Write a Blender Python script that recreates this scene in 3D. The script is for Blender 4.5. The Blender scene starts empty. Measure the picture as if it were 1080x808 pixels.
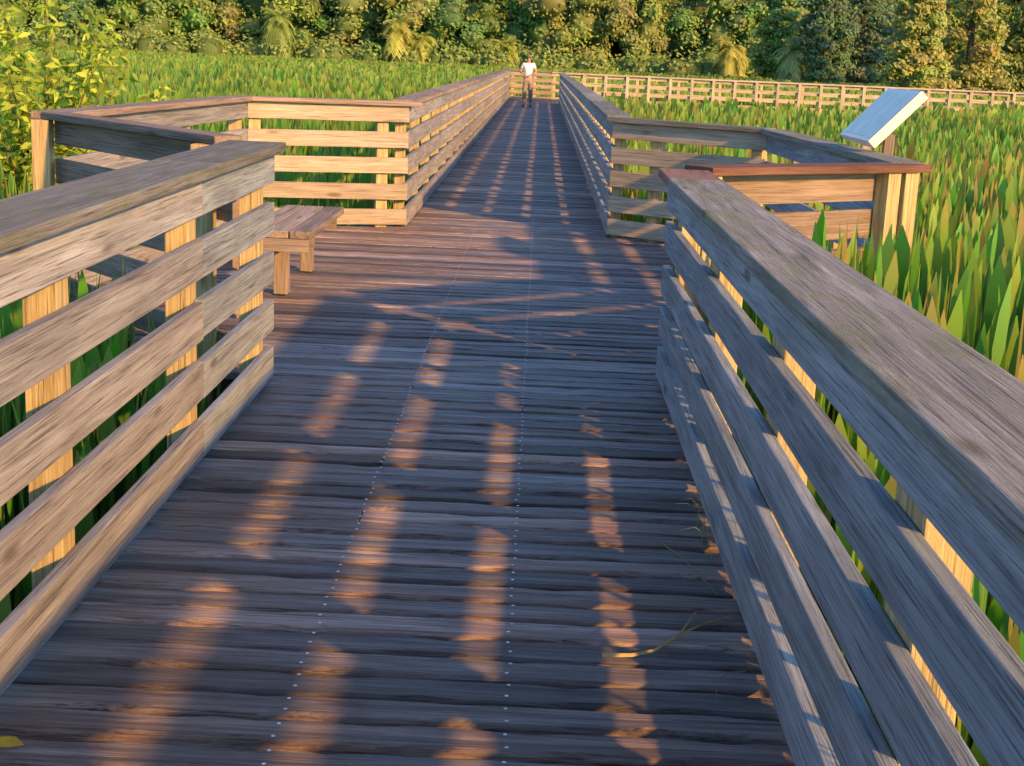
import bpy, bmesh, math, random
import numpy as np
from mathutils import Matrix, Vector
R = random.Random(7)
rng = np.random.default_rng(11)
scene = bpy.context.scene
COL = scene.collection

# ------------------------------------------------------------------ world, sun, camera
SUN = Vector((1.83, -1.95, 1.0)).normalized()
elev = math.asin(SUN.z); azi = math.atan2(SUN.x, SUN.y)
w = bpy.data.worlds.new("World"); scene.world = w; w.use_nodes = True
nt = w.node_tree; bg = nt.nodes["Background"]
sky = nt.nodes.new("ShaderNodeTexSky"); sky.sky_type = 'NISHITA'; sky.sun_disc = False
sky.sun_elevation = elev; sky.sun_rotation = azi
tn = nt.nodes.new("ShaderNodeMix"); tn.data_type = 'RGBA'; tn.blend_type = 'MULTIPLY'; tn.inputs[0].default_value = 1.0
tn.inputs[7].default_value = (0.78, 0.98, 1.26, 1)
nt.links.new(sky.outputs[0], tn.inputs[6]); nt.links.new(tn.outputs[2], bg.inputs[0]); bg.inputs[1].default_value = 0.215
sl = bpy.data.lights.new("sun_light", 'SUN'); sl.energy = 8.0; sl.angle = math.radians(1.15); sl.color = (1.0, 0.47, 0.105)
so = bpy.data.objects.new("sun_light", sl); COL.objects.link(so)
so.rotation_euler = SUN.to_track_quat('Z', 'Y').to_euler(); so.location = (10, -8, 12)
cd = bpy.data.cameras.new("camera"); cam = bpy.data.objects.new("camera", cd); COL.objects.link(cam)
cd.sensor_width = 36; cd.lens = 50.0; cd.clip_end = 3000; cd.clip_start = 0.05
cam.matrix_world = (Matrix.Translation((0, 0, 1.50)) @ Matrix.Rotation(math.radians(0.637), 4, 'Z')
    @ Matrix.Rotation(math.radians(90-12.88), 4, 'X') @ Matrix.Rotation(math.radians(2.5), 4, 'Z'))
scene.camera = cam
scene.view_settings.view_transform = 'Standard'; scene.view_settings.look = 'None'; scene.view_settings.exposure = 0

# ------------------------------------------------------------------ materials
def newmat(name):
    m = bpy.data.materials.new(name); m.use_nodes = True
    return m, m.node_tree, m.node_tree.nodes["Principled BSDF"]
def N(nt, t, **kw):
    n = nt.nodes.new(t)
    for k, v in kw.items(): setattr(n, k, v)
    return n
def ramp(nt, stops):
    r = N(nt, "ShaderNodeValToRGB"); e = r.color_ramp.elements
    while len(e) < len(stops): e.new(0.5)
    for i, (p, c) in enumerate(stops):
        e[i].position = p; e[i].color = (c[0], c[1], c[2], 1)
    return r
def mix(nt, bt, fac, a, b):
    m = N(nt, "ShaderNodeMix"); m.data_type = 'RGBA'; m.blend_type = bt
    for s, v in ((m.inputs[0], fac), (m.inputs[6], a), (m.inputs[7], b)):
        if isinstance(v, (int, float)): s.default_value = v
        elif isinstance(v, tuple): s.default_value = (v[0], v[1], v[2], 1)
        else: nt.links.new(v, s)
    return m.outputs[2]

def wood(name, dark, mid, light, tint_attr=False, stain=(0.05, 0.05, 0.05), stain_amt=0.5, moss=None, var=0.35, rough=0.8, spec=0.25, bump=0.5, crack=0.85):
    m, nt, P = newmat(name); L = nt.links
    tc = N(nt, "ShaderNodeTexCoord"); oi = N(nt, "ShaderNodeObjectInfo")
    mul = N(nt, "ShaderNodeMath", operation='MULTIPLY'); mul.inputs[1].default_value = 37.0
    L.new(oi.outputs["Random"], mul.inputs[0])
    add = N(nt, "ShaderNodeVectorMath", operation='ADD')
    L.new(tc.outputs["Object"], add.inputs[0]); L.new(mul.outputs[0], add.inputs[1])
    def noise(scl, sc, det=6, rgh=0.6, dist=0.0):
        mp = N(nt, "ShaderNodeMapping"); mp.inputs["Scale"].default_value = scl
        L.new(add.outputs[0], mp.inputs[0])
        n = N(nt, "ShaderNodeTexNoise"); n.inputs["Scale"].default_value = sc
        n.inputs["Detail"].default_value = det; n.inputs["Roughness"].default_value = rgh; n.inputs["Distortion"].default_value = dist
        L.new(mp.outputs[0], n.inputs[0]); return n.outputs[0]
    g1 = noise((0.9, 16, 16), 1.6, 8, 0.65, 0.8)
    g2 = noise((1.6, 90, 90), 1.8, 5, 0.7, 0.3)
    bl = noise((1, 1.6, 1.6), 1.7, 5, 0.6)
    rp = ramp(nt, [(0.28, dark), (0.5, mid), (0.72, light)]); L.new(g1, rp.inputs[0])
    cr = ramp(nt, [(0.36, (0.2, 0.2, 0.22)), (0.46, (0.85, 0.85, 0.85)), (0.7, (1.15, 1.15, 1.15))]); L.new(g2, cr.inputs[0])
    c = mix(nt, 'MULTIPLY', crack, rp.outputs[0], cr.outputs[0])
    br = ramp(nt, [(0.45, (0, 0, 0)), (0.68, (1, 1, 1))]); L.new(bl, br.inputs[0])
    bm_ = N(nt, "ShaderNodeMath", operation='MULTIPLY'); L.new(br.outputs[0], bm_.inputs[0]); bm_.inputs[1].default_value = stain_amt
    c = mix(nt, 'MIX', bm_.outputs[0], c, stain)
    mp = N(nt, "ShaderNodeMapping"); mp.inputs["Scale"].default_value = (1.5, 5.5, 5.5); L.new(add.outputs[0], mp.inputs[0])
    vo = N(nt, "ShaderNodeTexVoronoi"); vo.inputs["Scale"].default_value = 1.0; L.new(mp.outputs[0], vo.inputs[0])
    kr = ramp(nt, [(0.06, (1, 1, 1)), (0.13, (0, 0, 0))]); L.new(vo.outputs["Distance"], kr.inputs[0])
    kf = N(nt, "ShaderNodeMath", operation='MULTIPLY'); L.new(kr.outputs[0], kf.inputs[0]); kf.inputs[1].default_value = 0.7
    c = mix(nt, 'MIX', kf.outputs[0], c, (dark[0]*0.5, dark[1]*0.38, dark[2]*0.3))
    if moss:
        ms = noise((1.3, 5, 5), 2.3, 6, 0.7)
        mr = ramp(nt, [(0.46, (0, 0, 0)), (0.62, (1, 1, 1))]); L.new(ms, mr.inputs[0])
        mf = N(nt, "ShaderNodeMath", operation='MULTIPLY'); L.new(mr.outputs[0], mf.inputs[0]); mf.inputs[1].default_value = 0.5
        c = mix(nt, 'MIX', mf.outputs[0], c, moss)
    if tint_attr:
        at = N(nt, "ShaderNodeAttribute"); at.attribute_name = "tint"
        c = mix(nt, 'MULTIPLY', 1.0, c, at.outputs[0])
    else:
        mr2 = N(nt, "ShaderNodeMapRange"); L.new(oi.outputs["Random"], mr2.inputs[0])
        mr2.inputs[3].default_value = 1-var; mr2.inputs[4].default_value = 1+var*0.6
        c = mix(nt, 'MULTIPLY', 1.0, c, mr2.outputs[0])
    L.new(c, P.inputs["Base Color"]); P.inputs["Roughness"].default_value = rough
    P.inputs["Specular IOR Level"].default_value = spec
    bmix = N(nt, "ShaderNodeMath", operation='ADD'); L.new(g1, bmix.inputs[0]); L.new(g2, bmix.inputs[1])
    bp = N(nt, "ShaderNodeBump"); bp.inputs["Strength"].default_value = bump; bp.inputs["Distance"].default_value = 0.012
    L.new(bmix.outputs[0], bp.inputs["Height"]); L.new(bp.outputs[0], P.inputs["Normal"])
    return m
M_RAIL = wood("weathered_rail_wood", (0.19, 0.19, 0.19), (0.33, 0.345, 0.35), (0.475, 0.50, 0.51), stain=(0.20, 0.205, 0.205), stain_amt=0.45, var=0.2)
M_RAIL_SHADE = wood("shade_tinted_rail_wood", (0.185, 0.215, 0.24), (0.32, 0.39, 0.43), (0.46, 0.545, 0.60), stain=(0.17, 0.185, 0.19), stain_amt=0.45, var=0.18)  # rail wood with bluish shade put into its colour
M_CAP = wood("mossy_handrail_wood", (0.16, 0.155, 0.14), (0.31, 0.32, 0.30), (0.45, 0.465, 0.44), stain=(0.18, 0.18, 0.165), stain_amt=0.35, moss=(0.19, 0.22, 0.07), bump=0.8)
M_RAIL_SUN = wood("sun_tinted_rail_wood", (0.34, 0.29, 0.20), (0.52, 0.46, 0.34), (0.66, 0.60, 0.48), stain=(0.3, 0.26, 0.18), stain_amt=0.3, var=0.2)  # rail wood with golden sunlight put into its colour
M_RED = wood("red_brown_handrail_wood", (0.14, 0.06, 0.045), (0.28, 0.14, 0.10), (0.38, 0.23, 0.17), stain=(0.14, 0.08, 0.06), stain_amt=0.3, moss=(0.2, 0.14, 0.09))
M_BRN = wood("brown_handrail_wood", (0.20, 0.15, 0.11), (0.35, 0.28, 0.22), (0.47, 0.39, 0.32), stain=(0.18, 0.14, 0.10), stain_amt=0.4)
M_POST = wood("yellow_post_wood", (0.36, 0.28, 0.12), (0.60, 0.49, 0.24), (0.74, 0.63, 0.34), stain=(0.32, 0.25, 0.14), stain_amt=0.3, var=0.12)
M_DECK = wood("deck_wood", (0.075, 0.063, 0.060), (0.235, 0.192, 0.178), (0.44, 0.39, 0.37), tint_attr=True, stain=(0.10, 0.062, 0.050), stain_amt=0.45, rough=0.5, spec=0.5, bump=0.9, crack=1.0)
M_BENCH = wood("bench_wood", (0.20, 0.16, 0.13), (0.36, 0.31, 0.26), (0.50, 0.44, 0.38), stain=(0.2, 0.16, 0.13), stain_amt=0.3)

def plain(name, col, rough=0.6, metal=0.0, nscale=20, amt=0.25):
    m, nt, P = newmat(name); tc = N(nt, "ShaderNodeTexCoord"); n = N(nt, "ShaderNodeTexNoise"); n.inputs["Scale"].default_value = nscale
    nt.links.new(tc.outputs["Object"], n.inputs[0])
    r = ramp(nt, [(0.3, tuple(x*(1-amt) for x in col)), (0.7, tuple(min(1, x*(1+amt)) for x in col))]); nt.links.new(n.outputs[0], r.inputs[0])
    nt.links.new(r.outputs[0], P.inputs["Base Color"]); P.inputs["Roughness"].default_value = rough; P.inputs["Metallic"].default_value = metal
    return m
M_SCREW = plain("galvanised_screw", (0.75, 0.75, 0.75), 0.4, 0.2)
M_SIGNF = plain("pale_sign_face", (0.80, 0.84, 0.76), 0.5, 0, 7, 0.10)
M_SIGNE = plain("cream_sign_frame", (0.85, 0.84, 0.72), 0.4, 0, 10, 0.06)
M_BARK = plain("bark", (0.10, 0.075, 0.05), 0.9, 0, 8, 0.4)

def foliage(name, attr="leafcol", trans=0.35, rough=0.5):
    m, nt, P = newmat(name); L = nt.links
    at = N(nt, "ShaderNodeAttribute"); at.attribute_name = attr
    L.new(at.outputs[0], P.inputs["Base Color"]); P.inputs["Roughness"].default_value = rough; P.inputs["Specular IOR Level"].default_value = 0.3
    tr = N(nt, "ShaderNodeBsdfTranslucent"); L.new(mix(nt, 'MULTIPLY', 1.0, at.outputs[0], (1.1, 1.4, 0.6)), tr.inputs[0])
    ms = N(nt, "ShaderNodeMixShader"); ms.inputs[0].default_value = trans
    L.new(P.outputs[0], ms.inputs[1]); L.new(tr.outputs[0], ms.inputs[2]); L.new(ms.outputs[0], nt.nodes["Material Output"].inputs[0])
    return m
M_LEAF = foliage("leaf_foliage", trans=0.35); M_GRASS = foliage("marsh_foliage", trans=0.36)

# ------------------------------------------------------------------ helpers
def link(o, parent=None):
    COL.objects.link(o)
    if parent: o.parent = parent
    return o
def empty(name, loc, label, cat, group=None):
    e = bpy.data.objects.new(name, None); e.location = loc; e.empty_display_size = 0.2; COL.objects.link(e)
    e["label"] = label; e["category"] = cat
    if group: e["group"] = group
    return e
def board_mesh(name, l, wd, th, bev=0.004, ragged=0.0):
    bm = bmesh.new(); bmesh.ops.create_cube(bm, size=1)
    bmesh.ops.scale(bm, vec=(l, wd, th), verts=bm.verts)
    if bev: bmesh.ops.bevel(bm, geom=list(bm.edges), offset=bev, segments=2, affect='EDGES', profile=0.6)
    for v in bm.verts:
        if ragged: v.co.x += R.uniform(-ragged, ragged)
    me = bpy.data.meshes.new(name); bm.to_mesh(me); bm.free(); return me
def part(name, a, b, wd, th, side, mat, parent, bev=0.004, ragged=0.001):
    a = Vector(a); b = Vector(b); x = (b-a); l = x.length; x.normalize()
    y = Vector(side); y = (y - x*y.dot(x)).normalized(); z = x.cross(y)
    me = board_mesh(name, l, wd, th, bev, ragged); me.materials.append(mat)
    o = bpy.data.objects.new(name, me)
    M = Matrix((x, y, z)).transposed().to_4x4(); M.translation = (a+b)/2
    COL.objects.link(o)
    if parent:
        o.parent = parent; o.matrix_local = Matrix.Translation(-Vector(parent.location)) @ M
    else: o.matrix_world = M
    return o
UP = Vector((0, 0, 1))
GR = "wooden boardwalk railings"
def railing(a, b, inward, label, step=1.4, first=0.0, H=1.07, splices=(), cap=M_CAP, board=M_RAIL, board2=None, cap_ext=(0, 0), capw=0.22, post_bottom=-0.95, extra=(), redend=0, jit=0.006, postw=0.10, post=M_POST, gap0=0.09, nb=5, bw=0.136, square=False):
    a = Vector((a[0], a[1], 0)); b = Vector((b[0], b[1], 0)); d = (b-a); Lg = d.length; d.normalize()
    n = Vector((inward[0], inward[1], 0)); n = (n-d*n.dot(d)).normalized()
    e = empty("boardwalk_railing", a, label, "railing", GR)
    ts = []; t = first
    while t < Lg-0.02: ts.append(t); t += step
    for t in ts+list(extra):
        p = a + d*t - n*(0.036+0.046+(0.03 if square else 0))
        part("post", p+UP*post_bottom, p+UP*(H-0.042), postw, 0.088, (1, 0, 0) if square else d, post, e, bev=0.004)
    cuts = [0]+list(splices)+[Lg]
    pit = (H-0.042-bw/2-gap0)/(nb-1)
    for k in range(nb):
        zc = gap0+pit*k
        for i in range(len(cuts)-1):
            t0 = cuts[i]+(0.002 if i else 0); t1 = cuts[i+1]
            j0 = R.uniform(-jit, jit); j1 = R.uniform(-jit, jit)
            if k == nb-1: j0 = j1 = 0
            p0 = a+d*t0-n*0.018+UP*(zc+j0); p1 = a+d*t1-n*0.018+UP*(zc+j1)
            part("rail_board", p0, p1, bw, 0.034, UP, board2 if (board2 and i == len(cuts)-2) else board, e)
    c0 = -cap_ext[0]; c1 = Lg+cap_ext[1]
    ccuts = [c0]+[s+0.12 for s in splices]+[c1-redend] + ([c1] if redend else [])
    for i in range(len(ccuts)-1):
        off = capw/2-0.05
        p0 = a+d*(ccuts[i]+(0.002 if i else 0))-n*off+UP*(H-0.02+R.uniform(-.002, .002)); p1 = a+d*ccuts[i+1]-n*off+UP*(H-0.02+R.uniform(-.002, .002))
        part("handrail", p0, p1, capw, 0.040, n, M_RED if (redend and i == len(ccuts)-2) else cap, e, bev=0.006, ragged=0.002)
    return e

XL, XR = -1.17, 0.62
railing((XL, -1.0), (XL, 6.38), (1, 0), "weathered grey wooden railing with flat mossy handrail beside the deck", first=0.4, splices=(6.0,), board2=M_RAIL_SHADE, H=1.09, capw=0.26, extra=(7.26,))  # last board length is coloured as if in shade
railing((XR, -1.0), (XR, 6.78), (-1, 0), "blue-grey shaded wooden railing with red-brown handrail end", first=0.56, step=1.38, board=M_RAIL_SHADE, H=1.02, capw=0.24, redend=0.55, postw=0.20, bw=0.140)
A = (0.63, 12.45); B = (1.83, 11.60); C = (1.98, 7.88); D = (XR+0.06, 6.90)
railing(D, C, (-0.6, 0.8), "short angled railing with red-brown handrail of the lookout bay", first=0.12, step=5, H=1.03, cap=M_RED, cap_ext=(-0.08, 0.08), capw=0.2, extra=(1.44, 1.58), board=M_BRN, bw=0.155)
railing(C, B, (-1, 0), "grey wooden railing along the lookout bay beside the sign", first=0.1, H=1.03, cap_ext=(0, 0.05), capw=0.2, board=M_RAIL_SHADE, bw=0.14)
railing(B, A, (-0.7, -0.7), "sunlit angled wooden railing of the lookout bay joining the walkway", first=0.1, step=0.95, H=1.035, cap_ext=(0, 0.03), capw=0.2, board=M_RAIL_SUN)
E_ = (-1.13, 12.5); F = (-2.45, 12.1); G = (-2.72, 8.15); Hh = (-1.38, 6.62)
railing(E_, F, (0, -1), "sunlit cross railing closing the bench bay in golden light", first=0.22, step=1.1, H=1.09, cap_ext=(0.1, 0.05), capw=0.2, board=M_RAIL_SUN, cap=M_BRN)
railing(F, G, (1, 0), "grey wooden railing behind the bench bay above the reeds", first=0.1, H=1.09, cap_ext=(0, 0.05), capw=0.2, cap=M_BRN)
railing(G, Hh, (0.6, 0.8), "angled brown railing of the bench bay above the reeds", first=0.02, step=5, extra=(1.9,), H=1.09, cap=M_BRN, cap_ext=(0.02, -0.05), capw=0.15, square=True, board=M_BRN)
spl = tuple(4.2*i+0.1 for i in range(1, 9))
railing((-1.13, 12.52), (-1.13, 52.2), (1, 0), "long sunlit wooden railing running along the boardwalk", first=0.1, splices=spl+(37.9,), H=1.10, cap=M_BRN, bw=0.15)
railing((0.63, 12.5), (0.63, 50.4), (-1, 0), "long shaded wooden railing running along the boardwalk", first=0.1, step=0.84, splices=spl, H=1.05, board=M_RAIL_SHADE, postw=0.20, bw=0.150)
fd = Vector((24.0, 0.7, 0)).normalized(); fn = Vector((-fd.y, fd.x, 0))
f0 = Vector((0.63, 50.5, 0)); f1 = f0+fd*28
fsp = (4.6, 9.1, 13.6, 18.1, 22.6)
railing(f0, f1, fn, "distant sunlit wooden railing crossing the marsh", first=0.1, step=0.75, splices=fsp, board=M_RAIL_SUN, cap=M_RAIL_SUN, post=M_RAIL_SUN, H=1.05, nb=4, bw=0.10, gap0=0.12, capw=0.18)
g0 = f0+fn*1.95-fd*0.2; g1 = g0+fd*28
railing(g0, g1, -fn, "distant far-side railing of the crossing boardwalk", first=0.1, step=1.5, splices=fsp, board=M_RAIL_SUN, cap=M_RAIL_SUN, H=1.05, nb=4, bw=0.10, gap0=0.12, capw=0.18)
railing((-1.13, 52.3), (g0.x+0.05, 52.45), (0, -1), "end railing where the boardwalk turns a corner", first=0.1, step=0.8, board=M_BRN)

# ------------------------------------------------------------------ deck
def interp(poly, y):
    for (y0, x0), (y1, x1) in zip(poly[:-1], poly[1:]):
        if y0 <= y <= y1: return x0+(x1-x0)*(y-y0)/(y1-y0)
    return None
LP = [(-2, -1.31), (6.50, -1.31), (6.501, -1.40), (8.1, -2.86), (12.2, -2.60), (12.65, -1.27), (55, -1.27)]
RP = [(-2, 0.76), (6.74, 0.76), (6.741, 0.80), (7.8, 2.12), (11.6, 1.98), (12.65, 0.77), (50.5, 0.77), (50.51, 3.2), (55, 3.2)]
def deck(name, y0, y1, lf, rf, screws=None, mat_world=None, zt=0.0):
    V = []; Fc = []; T = []; MI = []
    y = y0; pitch = 0.130
    while y < y1:
        wv = 0.119+R.uniform(-0.005, 0.003); yc = y+wv/2
        xl = lf(yc)+R.uniform(-0.012, 0.012); xr = rf(yc)+R.uniform(-0.012, 0.012)
        segs = [(xl, xr)]
        if R.random() < 0.06:
            s = R.choice((-0.53, -0.015))
            if xl < s < xr: segs = [(xl, s-0.002), (s+0.002, xr)]
        for (sa, sb) in segs:
            g = R.choice((0.42, 0.65, 0.8, 1.0, 1.0, 1.15, 1.35, 1.6)); g *= R.uniform(0.88, 1.12); rd = R.uniform(-0.14, 0.10)
            tint = (g*(1+rd), g, g*(1-rd*0.7), 1)
            z1 = zt+R.uniform(-0.003, 0.003); tl = R.uniform(-0.004, 0.004)
            c = 0.008
            nx = max(2, int((sb-sa)/(0.09 if y < 13 else 0.6)))
            prof = [(0, -0.038), (0, -c), (c*0.4, -c*0.3), (c*1.3, 0.0), (wv*0.5, -0.002), (wv-c*1.3, 0.0), (wv-c*0.4, -c*0.3), (wv, -c), (wv, -0.038)]
            base = len(V); np_ = len(prof); wob = R.uniform(-0.004, 0.004); ph = R.uniform(0, 6)
            for i in range(nx+1):
                xx = sa+(sb-sa)*i/nx; dy = wob*math.sin(xx*2.2+ph)
                ea = R.uniform(0, 0.004) if R.random() < 0.7 else R.uniform(0.005, 0.018); eb = R.uniform(0, 0.004) if R.random() < 0.7 else R.uniform(0.005, 0.018)
                for q, (py, pz) in enumerate(prof):
                    if 1 <= q <= 3: py += ea; pz -= ea*0.5*(q < 3)
                    if 5 <= q <= 7: py -= eb; pz -= eb*0.5*(q > 5)
                    V.append((xx, y+py+dy, z1+pz+tl*(py/wv-0.5)+R.uniform(-.0007, .0007)))
            for i in range(nx):
                for j in range(np_-1):
                    q = base+i*np_+j; Fc.append((q, q+np_, q+np_+1, q+1)); T.append(tint); MI.append(0)
            Fc.append(tuple(base+j for j in range(np_))); T.append(tint); MI.append(0)
            Fc.append(tuple(base+nx*np_+j for j in reversed(range(np_)))); T.append(tint); MI.append(0)
        if screws and y < 14:
            for sx in screws:
                for oy in (0.030, 0.090):
                    cx = sx+R.uniform(-0.006, 0.006); cy = y+oy+R.uniform(-.004, .004); r = 0.0052; b0 = len(V)
                    for k in range(7): V.append((cx+r*math.cos(k*0.8976), cy+r*math.sin(k*0.8976), zt+0.0032))
                    Fc.append(tuple(b0+k for k in range(7))); T.append((1, 1, 1, 1)); MI.append(1)
        y += pitch
    me = bpy.data.meshes.new(name); me.from_pydata(V, [], Fc); me.materials.append(M_DECK); me.materials.append(M_SCREW)
    me.polygons.foreach_set("material_index", MI)
    at = me.color_attributes.new("tint", 'FLOAT_COLOR', 'CORNER')
    cols = []
    for p, t in zip(me.polygons, T): cols.extend(t*p.loop_total)
    at.data.foreach_set("color", cols)
    o = bpy.data.objects.new(name, me); COL.objects.link(o); o["kind"] = "structure"
    if mat_world: o.matrix_world = mat_world
    return o
deck("boardwalk_path", -1.8, 54.0, lambda y: interp(LP, y), lambda y: interp(RP, y), screws=(-0.53, -0.015))
ang = math.atan2(fd.y, fd.x)
Mx = Matrix.Translation(f0+UP*(-0.045)) @ Matrix.Rotation(ang-math.pi/2, 4, 'Z')
deck("crossing_boardwalk_path", 0.4, 28, lambda y: -2.05, lambda y: 0.1, mat_world=Mx)

def stringer():
    e = empty("deck_joist", (0, 0, 0), "dark timber joists carrying the deck planks", "joist")
    for x in (XL-0.07, -0.53, -0.015, 0.50, XR+0.06):
        part("beam", (x, -1.5, -0.14), (x, 53, -0.14), 0.19, 0.045, UP, M_BENCH, e)
    return e
stringer()

# ------------------------------------------------------------------ bench
def bench(loc, x0, x1, y0, y1, h=0.44):
    e = empty("wooden_bench", loc, "low weathered wooden bench with slatted seat on plain legs", "bench")
    n = 3; wv = (x1-x0)/n; xm = x0+0.17
    for i in range(n):
        xx = x0+wv*(i+0.5)
        part("seat_slat", (xx, y0, h-0.022), (xx, y1, h-0.022), wv-0.010, 0.044, (1, 0, 0), M_BENCH, e)
    for yy in (y0+0.36, y1-0.12):
        part("leg", (xm, yy, 0.004), (xm, yy, h-0.046), 0.085, 0.085, (0, 1, 0), M_BENCH, e)
        part("seat_bearer", (x0+0.03, yy-0.064, h-0.088), (x1-0.03, yy-0.064, h-0.088), 0.08, 0.036, UP, M_BENCH, e)
    part("apron", (x0+0.02, y0+0.02, h-0.087), (x1-0.02, y0+0.02, h-0.087), 0.080, 0.034, UP, M_BENCH, e)
bench((-1.52, 9.1, 0), -1.73, -1.32, 8.40, 9.85)

# ------------------------------------------------------------------ sign
def sign():
    e = empty("information_sign", (2.2, 9.15, -0.9), "tilted pale interpretive panel with cream frame beside the railing", "sign")
    a = Vector((2.00, 0, 1.08)); b = Vector((2.29, 0, 1.39)); yc = 9.12
    part("panel_frame", (a.x, yc, a.z), (b.x, yc, b.z), 0.84, 0.062, (0, 1, 0), M_SIGNE, e, bev=0.006)
    dd = (b-a).normalized(); nrm = Vector((-dd.z, 0, dd.x)); o = nrm*0.0335
    part("panel_face", Vector((a.x, yc, a.z))+dd*0.03+o, Vector((b.x, yc, b.z))-dd*0.03+o, 0.77, 0.006, (0, 1, 0), M_SIGNF, e, bev=0.001)
    for yy in (yc-0.3, yc+0.3):
        part("support_post", (2.13, yy, -0.9), (2.13, yy, 1.14), 0.06, 0.06, (0, 1, 0), M_BENCH, e)
sign()

# ------------------------------------------------------------------ ground
me = bpy.data.meshes.new("marsh_ground"); S = 1200
me.from_pydata([(-S, -S, -0.95), (S, -S, -0.95), (S, S, -0.95), (-S, S, -0.95)], [], [(0, 1, 2, 3)])
me.materials.append(plain("marsh_mud", (0.030, 0.040, 0.014), 0.8, 0, 0.6, 0.5))
o = bpy.data.objects.new("marsh_ground", me); COL.objects.link(o); o["kind"] = "structure"

# ------------------------------------------------------------------ marsh plants
def mesh_np(name, V, Q, C, mat, smooth=False):
    me = bpy.data.meshes.new(name); nv = len(V); nq = len(Q)
    me.vertices.add(nv); me.vertices.foreach_set("co", V.astype(np.float32).ravel())
    me.loops.add(nq*4); me.loops.foreach_set("vertex_index", Q.astype(np.int32).ravel())
    me.polygons.add(nq); me.polygons.foreach_set("loop_start", np.arange(0, nq*4, 4, dtype=np.int32))
    me.polygons.foreach_set("loop_total", np.full(nq, 4, dtype=np.int32))
    me.update(calc_edges=True)
    at = me.color_attributes.new("leafcol", 'FLOAT_COLOR', 'POINT')
    C4 = np.concatenate([C, np.ones((nv, 1))], 1).astype(np.float32); at.data.foreach_set("color", C4.ravel())
    me.materials.append(mat)
    if smooth: me.polygons.foreach_set("use_smooth", np.ones(nq, bool))
    return me
def blades(P, z0, z1, wd, lean, col, tip, leafy):
    n = len(P); az = rng.uniform(0, 2*np.pi, n); la = rng.uniform(0, 2*np.pi, n)
    H_ = z1-z0; ll = np.where(leafy, rng.uniform(0.28, 0.46, n), H_*0.6)
    t1 = np.clip(1-ll/H_, 0.05, 0.95)
    lv = [np.zeros(n), t1, t1+(1-t1)*0.33, t1+(1-t1)*0.68, np.ones(n)]
    ws = [np.full(n, 0.2), np.where(leafy, 0.25, 0.8), np.where(leafy, 1.0, 1.0), np.where(leafy, 0.85, 0.75), np.full(n, 0.05)]
    V = np.zeros((n, 5, 2, 3)); C = np.zeros((n, 5, 2, 3)); sx = np.cos(az); sy = np.sin(az)
    for i in range(5):
        t = lv[i]; ww = ws[i]
        cx = P[:, 0]+np.cos(la)*lean*t**2; cy = P[:, 1]+np.sin(la)*lean*t**2; cz = z0+H_*t
        for j, s in enumerate((-0.5, 0.5)):
            V[:, i, j, 0] = cx+sx*wd*ww*s; V[:, i, j, 1] = cy+sy*wd*ww*s; V[:, i, j, 2] = cz
            k = (0.25+0.75*t**1.3)[:, None]; tt = (np.clip((t-0.88)/0.12, 0, 1))[:, None]  # blades darken downward; shade between the plants is put into their colour
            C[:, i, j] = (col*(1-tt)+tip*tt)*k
    b = (np.arange(n)*10)[:, None, None]
    q = np.array([[0, 1, 3, 2], [2, 3, 5, 4], [4, 5, 7, 6], [6, 7, 9, 8]])[None]
    return V.reshape(-1, 3), (b+q).reshape(-1, 4), C.reshape(-1, 3)
def on_deck(x, y, m=0.12):
    xl = np.interp(y, [p[0] for p in LP], [p[1] for p in LP]); xr = np.interp(y, [p[0] for p in RP], [p[1] for p in RP])
    ins = (x > xl-m) & (x < xr+m) & (y < 54.2)
    rx = x-f0.x; ry = y-f0.y; along = rx*fd.x+ry*fd.y; ac = rx*fn.x+ry*fn.y
    ins |= (along > -1) & (along < 29) & (ac > -0.3) & (ac < 2.3)
    return ins
def scatter(r0, r1, th, dens):
    area = 0.5*(r1*r1-r0*r0)*2*th; n = int(area*dens)
    r = np.sqrt(rng.uniform(r0*r0, r1*r1, n)); t = rng.uniform(-th, th, n)
    x = r*np.sin(t); y = r*np.cos(t); k = ~on_deck(x, y); return x[k], y[k], r[k]
def patch(x, y, s=1.0):
    return 0.5+0.25*np.sin(x*0.45*s+1.3*np.sin(y*0.21*s))+0.25*np.sin(y*0.30*s+2.1*np.sin(x*0.23*s)+1)
parts = []
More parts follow.
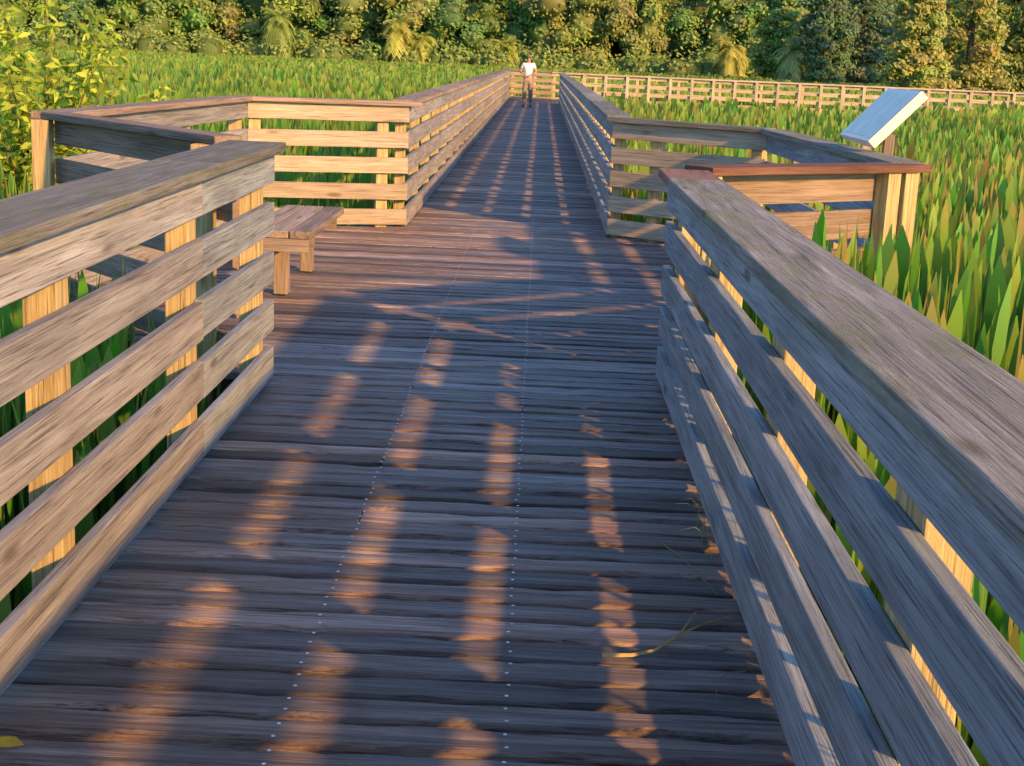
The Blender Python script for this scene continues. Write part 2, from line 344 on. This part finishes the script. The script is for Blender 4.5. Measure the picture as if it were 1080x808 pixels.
for (r0, r1, th, dens, wmul) in ((0.8, 8, 1.35, 140, 1.0), (8, 16, 0.62, 115, 1.0), (16, 40, 0.5, 58, 1.2), (40, 90, 0.48, 15, 2.2), (90, 192, 0.48, 5.5, 3.8)):
    x, y, r = scatter(r0, r1, th, dens); n = len(x); right = x > 0.2
    pt = patch(x, y); u = rng.uniform(0, 1, n)
    broad = np.where(right, u < 0.90, u < 0.30)
    wd = np.where(broad, rng.uniform(0.05, 0.10, n), rng.uniform(0.016, 0.030, n))*wmul
    base_h = np.where(right, 0.24+0.12*(r < 16), 0.24)
    z1 = base_h+rng.normal(0, 0.12, n)+0.20*(pt-0.5)+np.where(r > 60, 0.1, 0)+0.35*np.clip((x-9)/8, 0, 1)*(y < 51)*(y > 25)
    z1 = np.where((r < 5), z1-0.16, z1)
    z1 = np.where((x > 0.9) & (x < 3.0) & (y > 5.2) & (y < 7.4), z1+0.30, z1)  # plants raised here to block sun through the bay railing gaps
    z1 = np.where(~right & (r < 9), z1-0.08, z1)
    spike = (rng.uniform(0, 1, n) < 0.10) & right
    wd = np.where(spike, 0.020*wmul, wd); z1 = np.where(spike, z1+0.06, z1)
    z0 = np.where(r < 20, -0.95, -0.55)*np.ones(n)
    lean = rng.uniform(0.02, 0.16, n)*np.where(broad, 0.8, 1.2)
    g = np.stack([rng.uniform(0.10, 0.18, n), rng.uniform(0.26, 0.40, n), rng.uniform(0.035, 0.07, n)], 1)
    yel = np.stack([np.full(n, 0.34), np.full(n, 0.45), np.full(n, 0.08)], 1)
    brn = np.stack([rng.uniform(0.24, 0.34, n), rng.uniform(0.18, 0.26, n), np.full(n, 0.07)], 1)
    pb = np.where(right, 0.03+0.18*(pt > 0.5)*(r > 11), 0.03); isb = (rng.uniform(0, 1, n) < pb) | spike
    isy = rng.uniform(0, 1, n) < np.where(r > 40, 0.55, 0.30)
    col = np.where(isb[:, None], 0.4*g+0.6*brn, np.where(isy[:, None], 0.4*g+0.6*yel, g))
    tip = np.where((isb | (rng.uniform(0, 1, n) < 0.2))[:, None], brn*1.1, col*1.1)
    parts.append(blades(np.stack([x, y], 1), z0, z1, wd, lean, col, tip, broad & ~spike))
off = 0; Vs = []; Qs = []; Cs = []
for V, Q, C_ in parts: Vs.append(V); Qs.append(Q+off); Cs.append(C_); off += len(V)
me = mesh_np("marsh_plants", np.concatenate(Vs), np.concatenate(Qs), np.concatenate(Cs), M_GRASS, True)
o = bpy.data.objects.new("marsh_plants", me); COL.objects.link(o); o["kind"] = "stuff"

# ------------------------------------------------------------------ leaf clouds
def leafquads(P, Nn, size, col):
    n = len(P); t = rng.normal(size=(n, 3)); a = np.cross(Nn, t); a /= np.linalg.norm(a, axis=1)[:, None]+1e-9; b = np.cross(Nn, a)
    s = size[:, None]; V = np.stack([P-a*s, P-b*s*0.5, P+a*s, P+b*s*0.5], 1)
    C_ = np.repeat(col[:, None], 4, 1); Q = np.arange(n*4).reshape(n, 4)
    return V.reshape(-1, 3), Q, C_.reshape(-1, 3)
def lump(center, rad, n, size, col, flat=1.0):
    d = rng.normal(size=(n, 3)); d /= np.linalg.norm(d, axis=1)[:, None]
    rr = rng.uniform(0.72, 1.32, n)
    P = np.array(center)+d*rad*rr[:, None]*np.array([1, 1, flat])
    Nn = d*0.45+np.array([0.25, -0.45, 0.45])+rng.normal(size=(n, 3))*0.28; Nn /= np.linalg.norm(Nn, axis=1)[:, None]
    sh = (0.8+0.2*np.clip((rr-0.8)/0.3, 0, 1))*rng.uniform(0.8, 1.2, n)  # inner leaves darker; crown shade is put into the leaf colour
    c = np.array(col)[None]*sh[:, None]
    return leafquads(P, Nn, rng.uniform(0.6, 1.3, n)*size, c)
def core(center, rad, col, flat=1.0):
    k = 3; V = []; Q = []
    for ax in range(3):
        for sg in (-1, 1):
            b = len(V)
            for i in range(k+1):
                for j in range(k+1):
                    p = [0, 0, 0]; p[ax] = sg; p[(ax+1) % 3] = -1+2*i/k; p[(ax+2) % 3] = -1+2*j/k
                    p = np.array(p, float); p /= np.linalg.norm(p); V.append(np.array(center)+p*rad*np.array([1, 1, flat])*rng.uniform(0.85, 1.0))
            for i in range(k):
                for j in range(k):
                    q = b+i*(k+1)+j; Q.append((q, q+1, q+k+2, q+k+1))
    V = np.array(V); return V, np.array(Q), np.repeat(np.array(col)[None], len(V), 0)
def joinparts(L):
    off = 0; a = []; b = []; c = []
    for V, Q, C_ in L: a.append(V); b.append(Q+off); c.append(C_); off += len(V)
    return np.concatenate(a), np.concatenate(b), np.concatenate(c)
pal = [(0.19, 0.35, 0.10), (0.23, 0.39, 0.11), (0.28, 0.41, 0.115), (0.32, 0.41, 0.12), (0.17, 0.32, 0.11), (0.26, 0.40, 0.11), (0.31, 0.38, 0.12)]
L = []
for row, (d0, n_t) in enumerate(((206, 40), (199, 50), (190, 60))):
    for i in range(n_t):
        th = -0.47+0.94*(i+R.uniform(-.3, .3))/n_t; dist = d0+R.uniform(-3, 3)
        bx = dist*math.sin(th); by = dist*math.cos(th); ht = R.uniform(15, 19)-row*1.5
        col = R.choice(pal); rad0 = R.uniform(2.4, 3.6)
        if row == 0: rad0 = 4.2
        K = 9 if row == 0 else 13
        for k in range(K):
            t = (k+0.5)/K; zc = -0.5+ht*t*0.95; r = rad0*(0.75+0.35*math.sin(math.pi*t))*R.uniform(0.34, 0.66)
            cx = bx+R.uniform(-1, 1)*rad0*0.9; cy = by+R.uniform(-1.0, 0.6)*rad0*0.6
            cc = tuple(x*R.uniform(0.88, 1.12)*1.0 for x in col)
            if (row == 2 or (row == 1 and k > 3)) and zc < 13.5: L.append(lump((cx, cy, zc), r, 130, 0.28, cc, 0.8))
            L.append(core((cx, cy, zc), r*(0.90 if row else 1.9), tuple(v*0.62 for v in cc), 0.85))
for i in range(150):
    th = -0.46+0.92*i/150+R.uniform(-.003, .003); dist = 185+R.uniform(-4, 2)
    bx = dist*math.sin(th); by = dist*math.cos(th); col = R.choice(pal[1:4]+[pal[5]]); r = R.uniform(1.2, 2.3)
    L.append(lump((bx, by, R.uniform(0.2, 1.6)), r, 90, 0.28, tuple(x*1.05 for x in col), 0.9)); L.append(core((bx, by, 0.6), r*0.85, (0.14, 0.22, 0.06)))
me = mesh_np("woodland", *joinparts(L), M_LEAF)
o = bpy.data.objects.new("woodland", me); COL.objects.link(o); o["kind"] = "stuff"

def trunk_mesh(name, pts, rads, mat, seg=9):
    bm = bmesh.new(); rings = []
    for p, r in zip(pts, rads):
        rings.append([bm.verts.new((p[0]+r*math.cos(2*math.pi*k/seg), p[1]+r*math.sin(2*math.pi*k/seg), p[2])) for k in range(seg)])
    for a, b in zip(rings[:-1], rings[1:]):
        for k in range(seg): bm.faces.new((a[k], a[(k+1) % seg], b[(k+1) % seg], b[k]))
    bm.faces.new(rings[-1]); me = bpy.data.meshes.new(name); bm.to_mesh(me); bm.free(); me.materials.append(mat); return me
def tree(kind, x, y, ht, rad, col, label, cat="tree", leaves=9500, size=0.19):
    e = empty(kind, (x, y, -0.95), label, cat, "trees at the edge of the marsh")
    pts = [(0, 0, 0), (0.1, 0, ht*0.3), (-0.1, 0.1, ht*0.6), (0, 0, ht*0.9)]
    o = bpy.data.objects.new("trunk", trunk_mesh("trunk", pts, [0.35, 0.27, 0.17, 0.05], M_BARK)); link(o, e)
    L = []; nl = 64
    for k in range(nl):
        t = (k+0.5)/nl
        if kind == "conical_tree": prof = (1-t)**0.75*0.95+0.1
        else: prof = math.sin(math.pi*min(1, t*0.8+0.15))**0.6
        rr = rad*prof; a = k*2.4+R.uniform(-.4, .4); q = R.uniform(0.35, 0.9)
        c = (rr*q*math.cos(a), rr*q*math.sin(a), 0.8+(ht-0.8)*t)
        cc = tuple(v*R.uniform(0.85, 1.15) for v in col)
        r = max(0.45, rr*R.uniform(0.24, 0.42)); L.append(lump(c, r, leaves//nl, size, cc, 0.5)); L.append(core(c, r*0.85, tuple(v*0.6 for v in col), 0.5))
    o = bpy.data.objects.new("crown", mesh_np("crown", *joinparts(L), M_LEAF)); link(o, e)
    return e
def at(th, dist): return dist*math.sin(th), dist*math.cos(th)
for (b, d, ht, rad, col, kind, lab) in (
    (0.190, 150, 12, 3.0, (0.15, 0.26, 0.13), "broadleaf_tree", "dark bluish-green tree in shade behind the marsh"),  # shade on this tree and the next is put into the leaf colour
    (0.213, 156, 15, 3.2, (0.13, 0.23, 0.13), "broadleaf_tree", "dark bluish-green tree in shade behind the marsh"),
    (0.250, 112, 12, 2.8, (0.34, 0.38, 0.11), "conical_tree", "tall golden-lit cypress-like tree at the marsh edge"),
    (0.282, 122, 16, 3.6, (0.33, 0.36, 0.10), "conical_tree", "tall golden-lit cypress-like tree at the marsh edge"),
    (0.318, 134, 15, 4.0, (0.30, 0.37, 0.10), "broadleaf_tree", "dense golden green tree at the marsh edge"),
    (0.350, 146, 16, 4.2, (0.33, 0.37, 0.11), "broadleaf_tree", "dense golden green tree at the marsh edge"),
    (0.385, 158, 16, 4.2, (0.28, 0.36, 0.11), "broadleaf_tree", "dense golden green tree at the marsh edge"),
    (0.162, 165, 9, 3.2, (0.26, 0.38, 0.10), "broadleaf_tree", "olive green tree standing at the marsh edge"),
):
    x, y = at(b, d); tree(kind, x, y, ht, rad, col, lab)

def palm(x, y, ht, col, lab):
    e = empty("palm_tree", (x, y, -0.95), lab, "palm tree", "palms at the edge of the wood")
    o = bpy.data.objects.new("trunk", trunk_mesh("trunk", [(0, 0, 0), (0.1, 0, ht*0.5), (0, 0, ht)], [0.3, 0.2, 0.2], M_BARK)); link(o, e)
    V = []; Q = []; Cc = []
    for k in range(70):
        a = R.uniform(0, 6.283); up = R.uniform(-1.0, 1.2); Lf = R.uniform(1.9, 2.8)
        pts = []
        for s in range(7):
            t = s/6; h = Lf*t; zz = up*h-0.42*(h**2)*0.7
            pts.append(np.array([math.cos(a)*h*0.8, math.sin(a)*h*0.8, ht+zz]))
        cs = np.array(col)*R.uniform(0.6, 1.3)
        side = np.array([-math.sin(a), math.cos(a), 0])
        for s in range(1, 7):
            for sg in (-1, 1):
                for q_ in range(2):
                    p = pts[s]*(1-q_*0.5)+pts[s-1]*q_*0.5; tipp = p+side*sg*0.55+(pts[s]-pts[s-1])*0.8-np.array([0, 0, 0.25])
                    dv = (pts[s]-pts[s-1])*0.2; b = len(V)
                    V += [p-dv, p+dv, tipp+dv*0.3, tipp-dv*0.3]; Q.append((b, b+1, b+2, b+3)); Cc += [cs]*4
    o = bpy.data.objects.new("crown", mesh_np("crown", np.array(V), np.array(Q), np.array(Cc), M_LEAF)); link(o, e)
for (b, d, ht, col, lab) in ((-0.099, 182, 5.6, (0.52, 0.55, 0.15), "golden-lit cabbage palm in front of the wood"),
    (-0.085, 183, 4.0, (0.45, 0.50, 0.14), "golden-lit cabbage palm in front of the wood"),
    (-0.026, 183, 3.6, (0.44, 0.50, 0.14), "small golden-lit palm in front of the wood"),
    (0.128, 179, 4.6, (0.54, 0.55, 0.16), "golden-lit cabbage palm in front of the wood"),
    (0.170, 150, 4.4, (0.38, 0.46, 0.18), "grey-green palm standing before dark trees"),
    (-0.18, 183, 6.0, (0.32, 0.44, 0.13), "green palm in front of the wood")):
    x, y = at(b, d); palm(x, y, ht, col, lab)

def shrub(x, y):
    e = empty("willow_shrub", (x, y, -0.95), "yellow-green leafy shrub rising from the reeds behind railing", "shrub")
    V = []; Q = []; Cc = []
    bm = bmesh.new()
    for k in range(80):
        a = R.uniform(0, 6.283); sp = R.uniform(0.1, 1.35); hh = R.uniform(1.8, 3.1)-sp*0.40
        prev = None
        for s in range(17):
            t = s/16; p = Vector((math.cos(a)*sp*t**1.4, math.sin(a)*sp*t**1.4, hh*t-0.25*sp*t**4))
            rr = 0.010*(1-t)+0.003
            ring = [bm.verts.new(p+Vector((rr*math.cos(u), rr*math.sin(u), 0))) for u in (0, 2.1, 4.2)]
            if prev:
                for i in range(3): bm.faces.new((prev[i], prev[(i+1) % 3], ring[(i+1) % 3], ring[i]))
            prev = ring
            if t > 0.25:
                for q_ in range(7):
                    d = Vector((R.gauss(0, 1), R.gauss(0, 1), R.gauss(0.1, 0.6))).normalized(); l = R.uniform(0.09, 0.16)
                    sd = d.cross(Vector((R.gauss(0, 1), R.gauss(0, 1), R.gauss(0, 1)))).normalized()*l*0.19
                    b = len(V); m_ = p+d*l*0.5
                    V += [np.array(p), np.array(m_+sd), np.array(p+d*l-UP*0.02), np.array(m_-sd)]; Q.append((b, b+1, b+2, b+3))
                    c = np.array((0.44, 0.56, 0.08))*R.uniform(0.5, 1.25); Cc += [c]*4
    me = bpy.data.meshes.new("stem"); bm.to_mesh(me); bm.free(); me.materials.append(M_BARK)
    link(bpy.data.objects.new("stem", me), e)
    link(bpy.data.objects.new("crown", mesh_np("crown", np.array(V), np.array(Q), np.array(Cc), M_LEAF)), e)
shrub(-4.75, 13.6)

# ------------------------------------------------------------------ straws, tuft and fallen leaf on the deck
def straw(pts, r, col, label, name="dry_grass_stalk"):
    bm = bmesh.new(); prev = None
    for i, p in enumerate(pts):
        rr = r*(1-0.6*i/len(pts)); p = Vector(p)
        ring = [bm.verts.new(p+Vector((0, rr*math.cos(u), rr*math.sin(u)*0.5))) for u in (0, 1.57, 3.14, 4.71)]
        if prev:
            for k in range(4): bm.faces.new((prev[k], prev[(k+1) % 4], ring[(k+1) % 4], ring[k]))
        prev = ring
    me = bpy.data.meshes.new(name); bm.to_mesh(me); bm.free(); me.materials.append(plain(name, col, 0.7))
    o = bpy.data.objects.new(name, me); COL.objects.link(o); o["label"] = label; o["category"] = "grass stalk"; o["group"] = "loose stalks on the deck"
straw([(0.225, 3.42, 0.010), (0.30, 3.425, 0.012), (0.36, 3.46, 0.012), (0.44, 3.58, 0.014), (0.50, 3.74, 0.014)], 0.012, (0.60, 0.42, 0.14), "dry yellow stalk lying on the deck planks")
straw([(0.40, 3.52, 0.010), (0.46, 3.60, 0.014), (0.52, 3.66, 0.016), (0.59, 3.72, 0.012)], 0.009, (0.34, 0.28, 0.09), "thin brown stalk lying on the deck planks")
straw([(0.443, 4.33, 0.014), (0.50, 4.20, 0.012), (0.54, 4.05, 0.012), (0.575, 3.89, 0.012)], 0.005, (0.14, 0.26, 0.04), "thin green blade lying on the deck planks")
straw([(0.489, 3.17, 0.012), (0.50, 3.27, 0.02), (0.54, 3.33, 0.02), (0.585, 3.36, 0.012)], 0.005, (0.34, 0.24, 0.08), "thin curled stalk lying on the deck planks")
bm = bmesh.new()
for k in range(9):
    bx = 0.592+R.uniform(-.006, .006); by = 4.35+R.uniform(-.2, .2); dx = R.uniform(-0.12, -0.02); dy = R.uniform(-0.2, 0.12); h = R.uniform(0.08, 0.22); wv = R.uniform(.004, .008); pr = None
    for s in range(5):
        t = s/4; p = Vector((bx+dx*t*t-0.01*t, by+dy*t, -0.02+h*math.sin(t*1.9))); q = wv*(1-t)+0.0008
        cur = (bm.verts.new(p+Vector((0, q, 0))), bm.verts.new(p-Vector((0, q, 0))))
        if pr: bm.faces.new((pr[0], pr[1], cur[1], cur[0]))
        pr = cur
me = bpy.data.meshes.new("grass_tuft"); bm.to_mesh(me); bm.free(); me.materials.append(plain("fresh_grass", (0.24, 0.40, 0.07), 0.6))
o = bpy.data.objects.new("grass_tuft", me); COL.objects.link(o); o["label"] = "small green grass tuft growing through deck beside railing"; o["category"] = "grass"
bm = bmesh.new(); lv = [bm.verts.new((-1.09+p[0], 2.80+p[1], p[2])) for p in ((-.045, 0, .008), (-.015, .02, .016), (.015, .018, .018), (.04, .0, .009), (.015, -.012, .008), (-.015, -.014, .008))]
bm.faces.new(lv); me = bpy.data.meshes.new("fallen_leaf"); bm.to_mesh(me); bm.free(); me.materials.append(plain("yellow_leaf", (0.5, 0.35, 0.03), 0.6))
o = bpy.data.objects.new("fallen_leaf", me); COL.objects.link(o); o["label"] = "small yellow leaf fallen on deck planks"; o["category"] = "leaf"

# ------------------------------------------------------------------ person
def skin_obj(name, verts, edges, radii, mat, parent, sub=2):
    me = bpy.data.meshes.new(name); me.from_pydata(verts, edges, []); o = bpy.data.objects.new(name, me); COL.objects.link(o)
    m = o.modifiers.new("s", 'SKIN'); m.use_smooth_shade = True
    for i, r in enumerate(radii):
        sv = me.skin_vertices[0].data[i]; sv.radius = r if isinstance(r, tuple) else (r, r); sv.use_root = (i == 0)
    s = o.modifiers.new("u", 'SUBSURF'); s.levels = sub; s.render_levels = sub
    dg = bpy.context.evaluated_depsgraph_get(); nm = bpy.data.meshes.new_from_object(o.evaluated_get(dg))
    o.modifiers.clear(); o.data = nm; nm.materials.clear(); nm.materials.append(mat)
    for p in nm.polygons: p.use_smooth = True
    o.parent = parent; return o
skinm = plain("skin", (0.45, 0.26, 0.18), 0.6); white = plain("white_shirt_cloth", (0.80, 0.80, 0.80), 0.9); grey = plain("grey_trouser_cloth", (0.22, 0.20, 0.19), 0.9)
hairm = plain("dark_hair", (0.05, 0.035, 0.025), 0.7); capm = plain("dark_cap_cloth", (0.16, 0.13, 0.11), 0.9); shoem = plain("dark_shoe", (0.06, 0.06, 0.07), 0.7); eyem = plain("eye", (0.03, 0.02, 0.02), 0.3)
pe = empty("person", (-0.42, 45.6, 0.004), "person in white top and grey trousers walking with bent arms", "person")
V = [(0, 0, .90), (0, 0, 1.05), (0, 0, 1.22), (0, 0.0, 1.34), (0, 0, 1.42), (0, -.01, 1.47), (0, -.01, 1.54), (0, 0, 1.62)]
E = [(0, 1), (1, 2), (2, 3), (3, 4), (4, 5), (5, 6), (6, 7)]
Rr = [(.13, .10), (.115, .09), (.135, .10), (.11, .085), .05, .062, .08, .06]
def add(p, r, fr): V.append(p); Rr.append(r); E.append((fr, len(V)-1)); return len(V)-1
add((0, -.10, 1.53), .012, 6)
for sx in (-1, 1):
    s = add((sx*.165, 0, 1.36), .055, 3); el = add((sx*.27, .05, 1.12), .042, s); wr = add((sx*.20, -.17, 1.08), .028, el)
    pm = add((sx*.185, -.235, 1.085), (.034, .018), wr)
    for k, (dx, l) in enumerate(((-.03, .062), (-.011, .075), (.009, .07), (.028, .055))):
        f = add((sx*.185+dx, -.27-.1*l, 1.087), .0095, pm); f = add((sx*.185+dx, -.275-l*.5, 1.065), .0085, f); add((sx*.185+dx*.9, -.265-l*.4, 1.04), .008, f)
    t = add((sx*.15, -.215, 1.09), .011, wr); add((sx*.145, -.25, 1.075), .009, t)
    hp = add((sx*.085, 0, .84), .088, 0); kn = add((sx*.10, -.03+sx*.07, .47), .058, hp); an = add((sx*.105, .04+sx*.10, .09), .04, kn); add((sx*.115, -.09+sx*.10, .045), .038, an)
skin_obj("body", V, E, Rr, skinm, pe)
sv = [(0, 0, .93), (0, 0, 1.06), (0, 0, 1.22), (0, 0, 1.33), (0, 0, 1.40)]; se = [(0, 1), (1, 2), (2, 3), (3, 4)]; sr = [(.155, .12), (.14, .11), (.155, .12), (.13, .10), (.07, .065)]
for sx in (-1, 1):
    n0 = len(sv); sv += [(sx*.165, 0, 1.355), (sx*.225, .03, 1.22)]; se += [(3, n0), (n0, n0+1)]; sr += [.072, .062]
skin_obj("shirt", sv, se, sr, white, pe)
tv = [(0, 0, .93), (0, 0, .86)]; te = [(0, 1)]; tr_ = [(.15, .115), (.145, .11)]
for sx in (-1, 1):
    n0 = len(tv); tv += [(sx*.088, 0, .80), (sx*.10, -.03+sx*.07, .47), (sx*.105, .03+sx*.10, .13)]; te += [(1, n0), (n0, n0+1), (n0+1, n0+2)]; tr_ += [.102, .078, .062]
skin_obj("trousers", tv, te, tr_, grey, pe)
for sx in (-1, 1):
    skin_obj("shoe", [(sx*.105, .06+sx*.10, .05), (sx*.11, -.03+sx*.10, .045), (sx*.117, -.13+sx*.10, .04)], [(0, 1), (1, 2)], [(.045, .045), (.05, .045), (.045, .035)], shoem, pe)
def ball(name, c, s, mat, cut=None):
    bm = bmesh.new(); bmesh.ops.create_uvsphere(bm, u_segments=20, v_segments=14, radius=1)
    if cut is not None: bmesh.ops.delete(bm, geom=[v for v in bm.verts if v.co.z < cut], context='VERTS')
    for v in bm.verts: v.co = Vector((v.co.x*s[0]+c[0], v.co.y*s[1]+c[1], v.co.z*s[2]+c[2]))
    me = bpy.data.meshes.new(name); bm.to_mesh(me); bm.free(); me.materials.append(mat)
    for p in me.polygons: p.use_smooth = True
    o = bpy.data.objects.new(name, me); link(o, pe); return o
ball("hair", (0, .02, 1.56), (.088, .09, .095), hairm, -0.45)
ball("cap", (0, .0, 1.585), (.094, .10, .085), capm, 0.05)
ball("cap_brim", (0, -.11, 1.592), (.075, .07, .008), capm)
for sx in (-1, 1):
    ball("eye", (sx*.03, -.085, 1.55), (.011, .008, .008), eyem); ball("ear", (sx*.083, 0, 1.54), (.012, .02, .03), skinm)
ball("mouth", (0, -.083, 1.493), (.024, .008, .006), plain("lip", (0.35, 0.12, 0.1), 0.5))
pe.scale = (0.93, 0.95, 0.96)
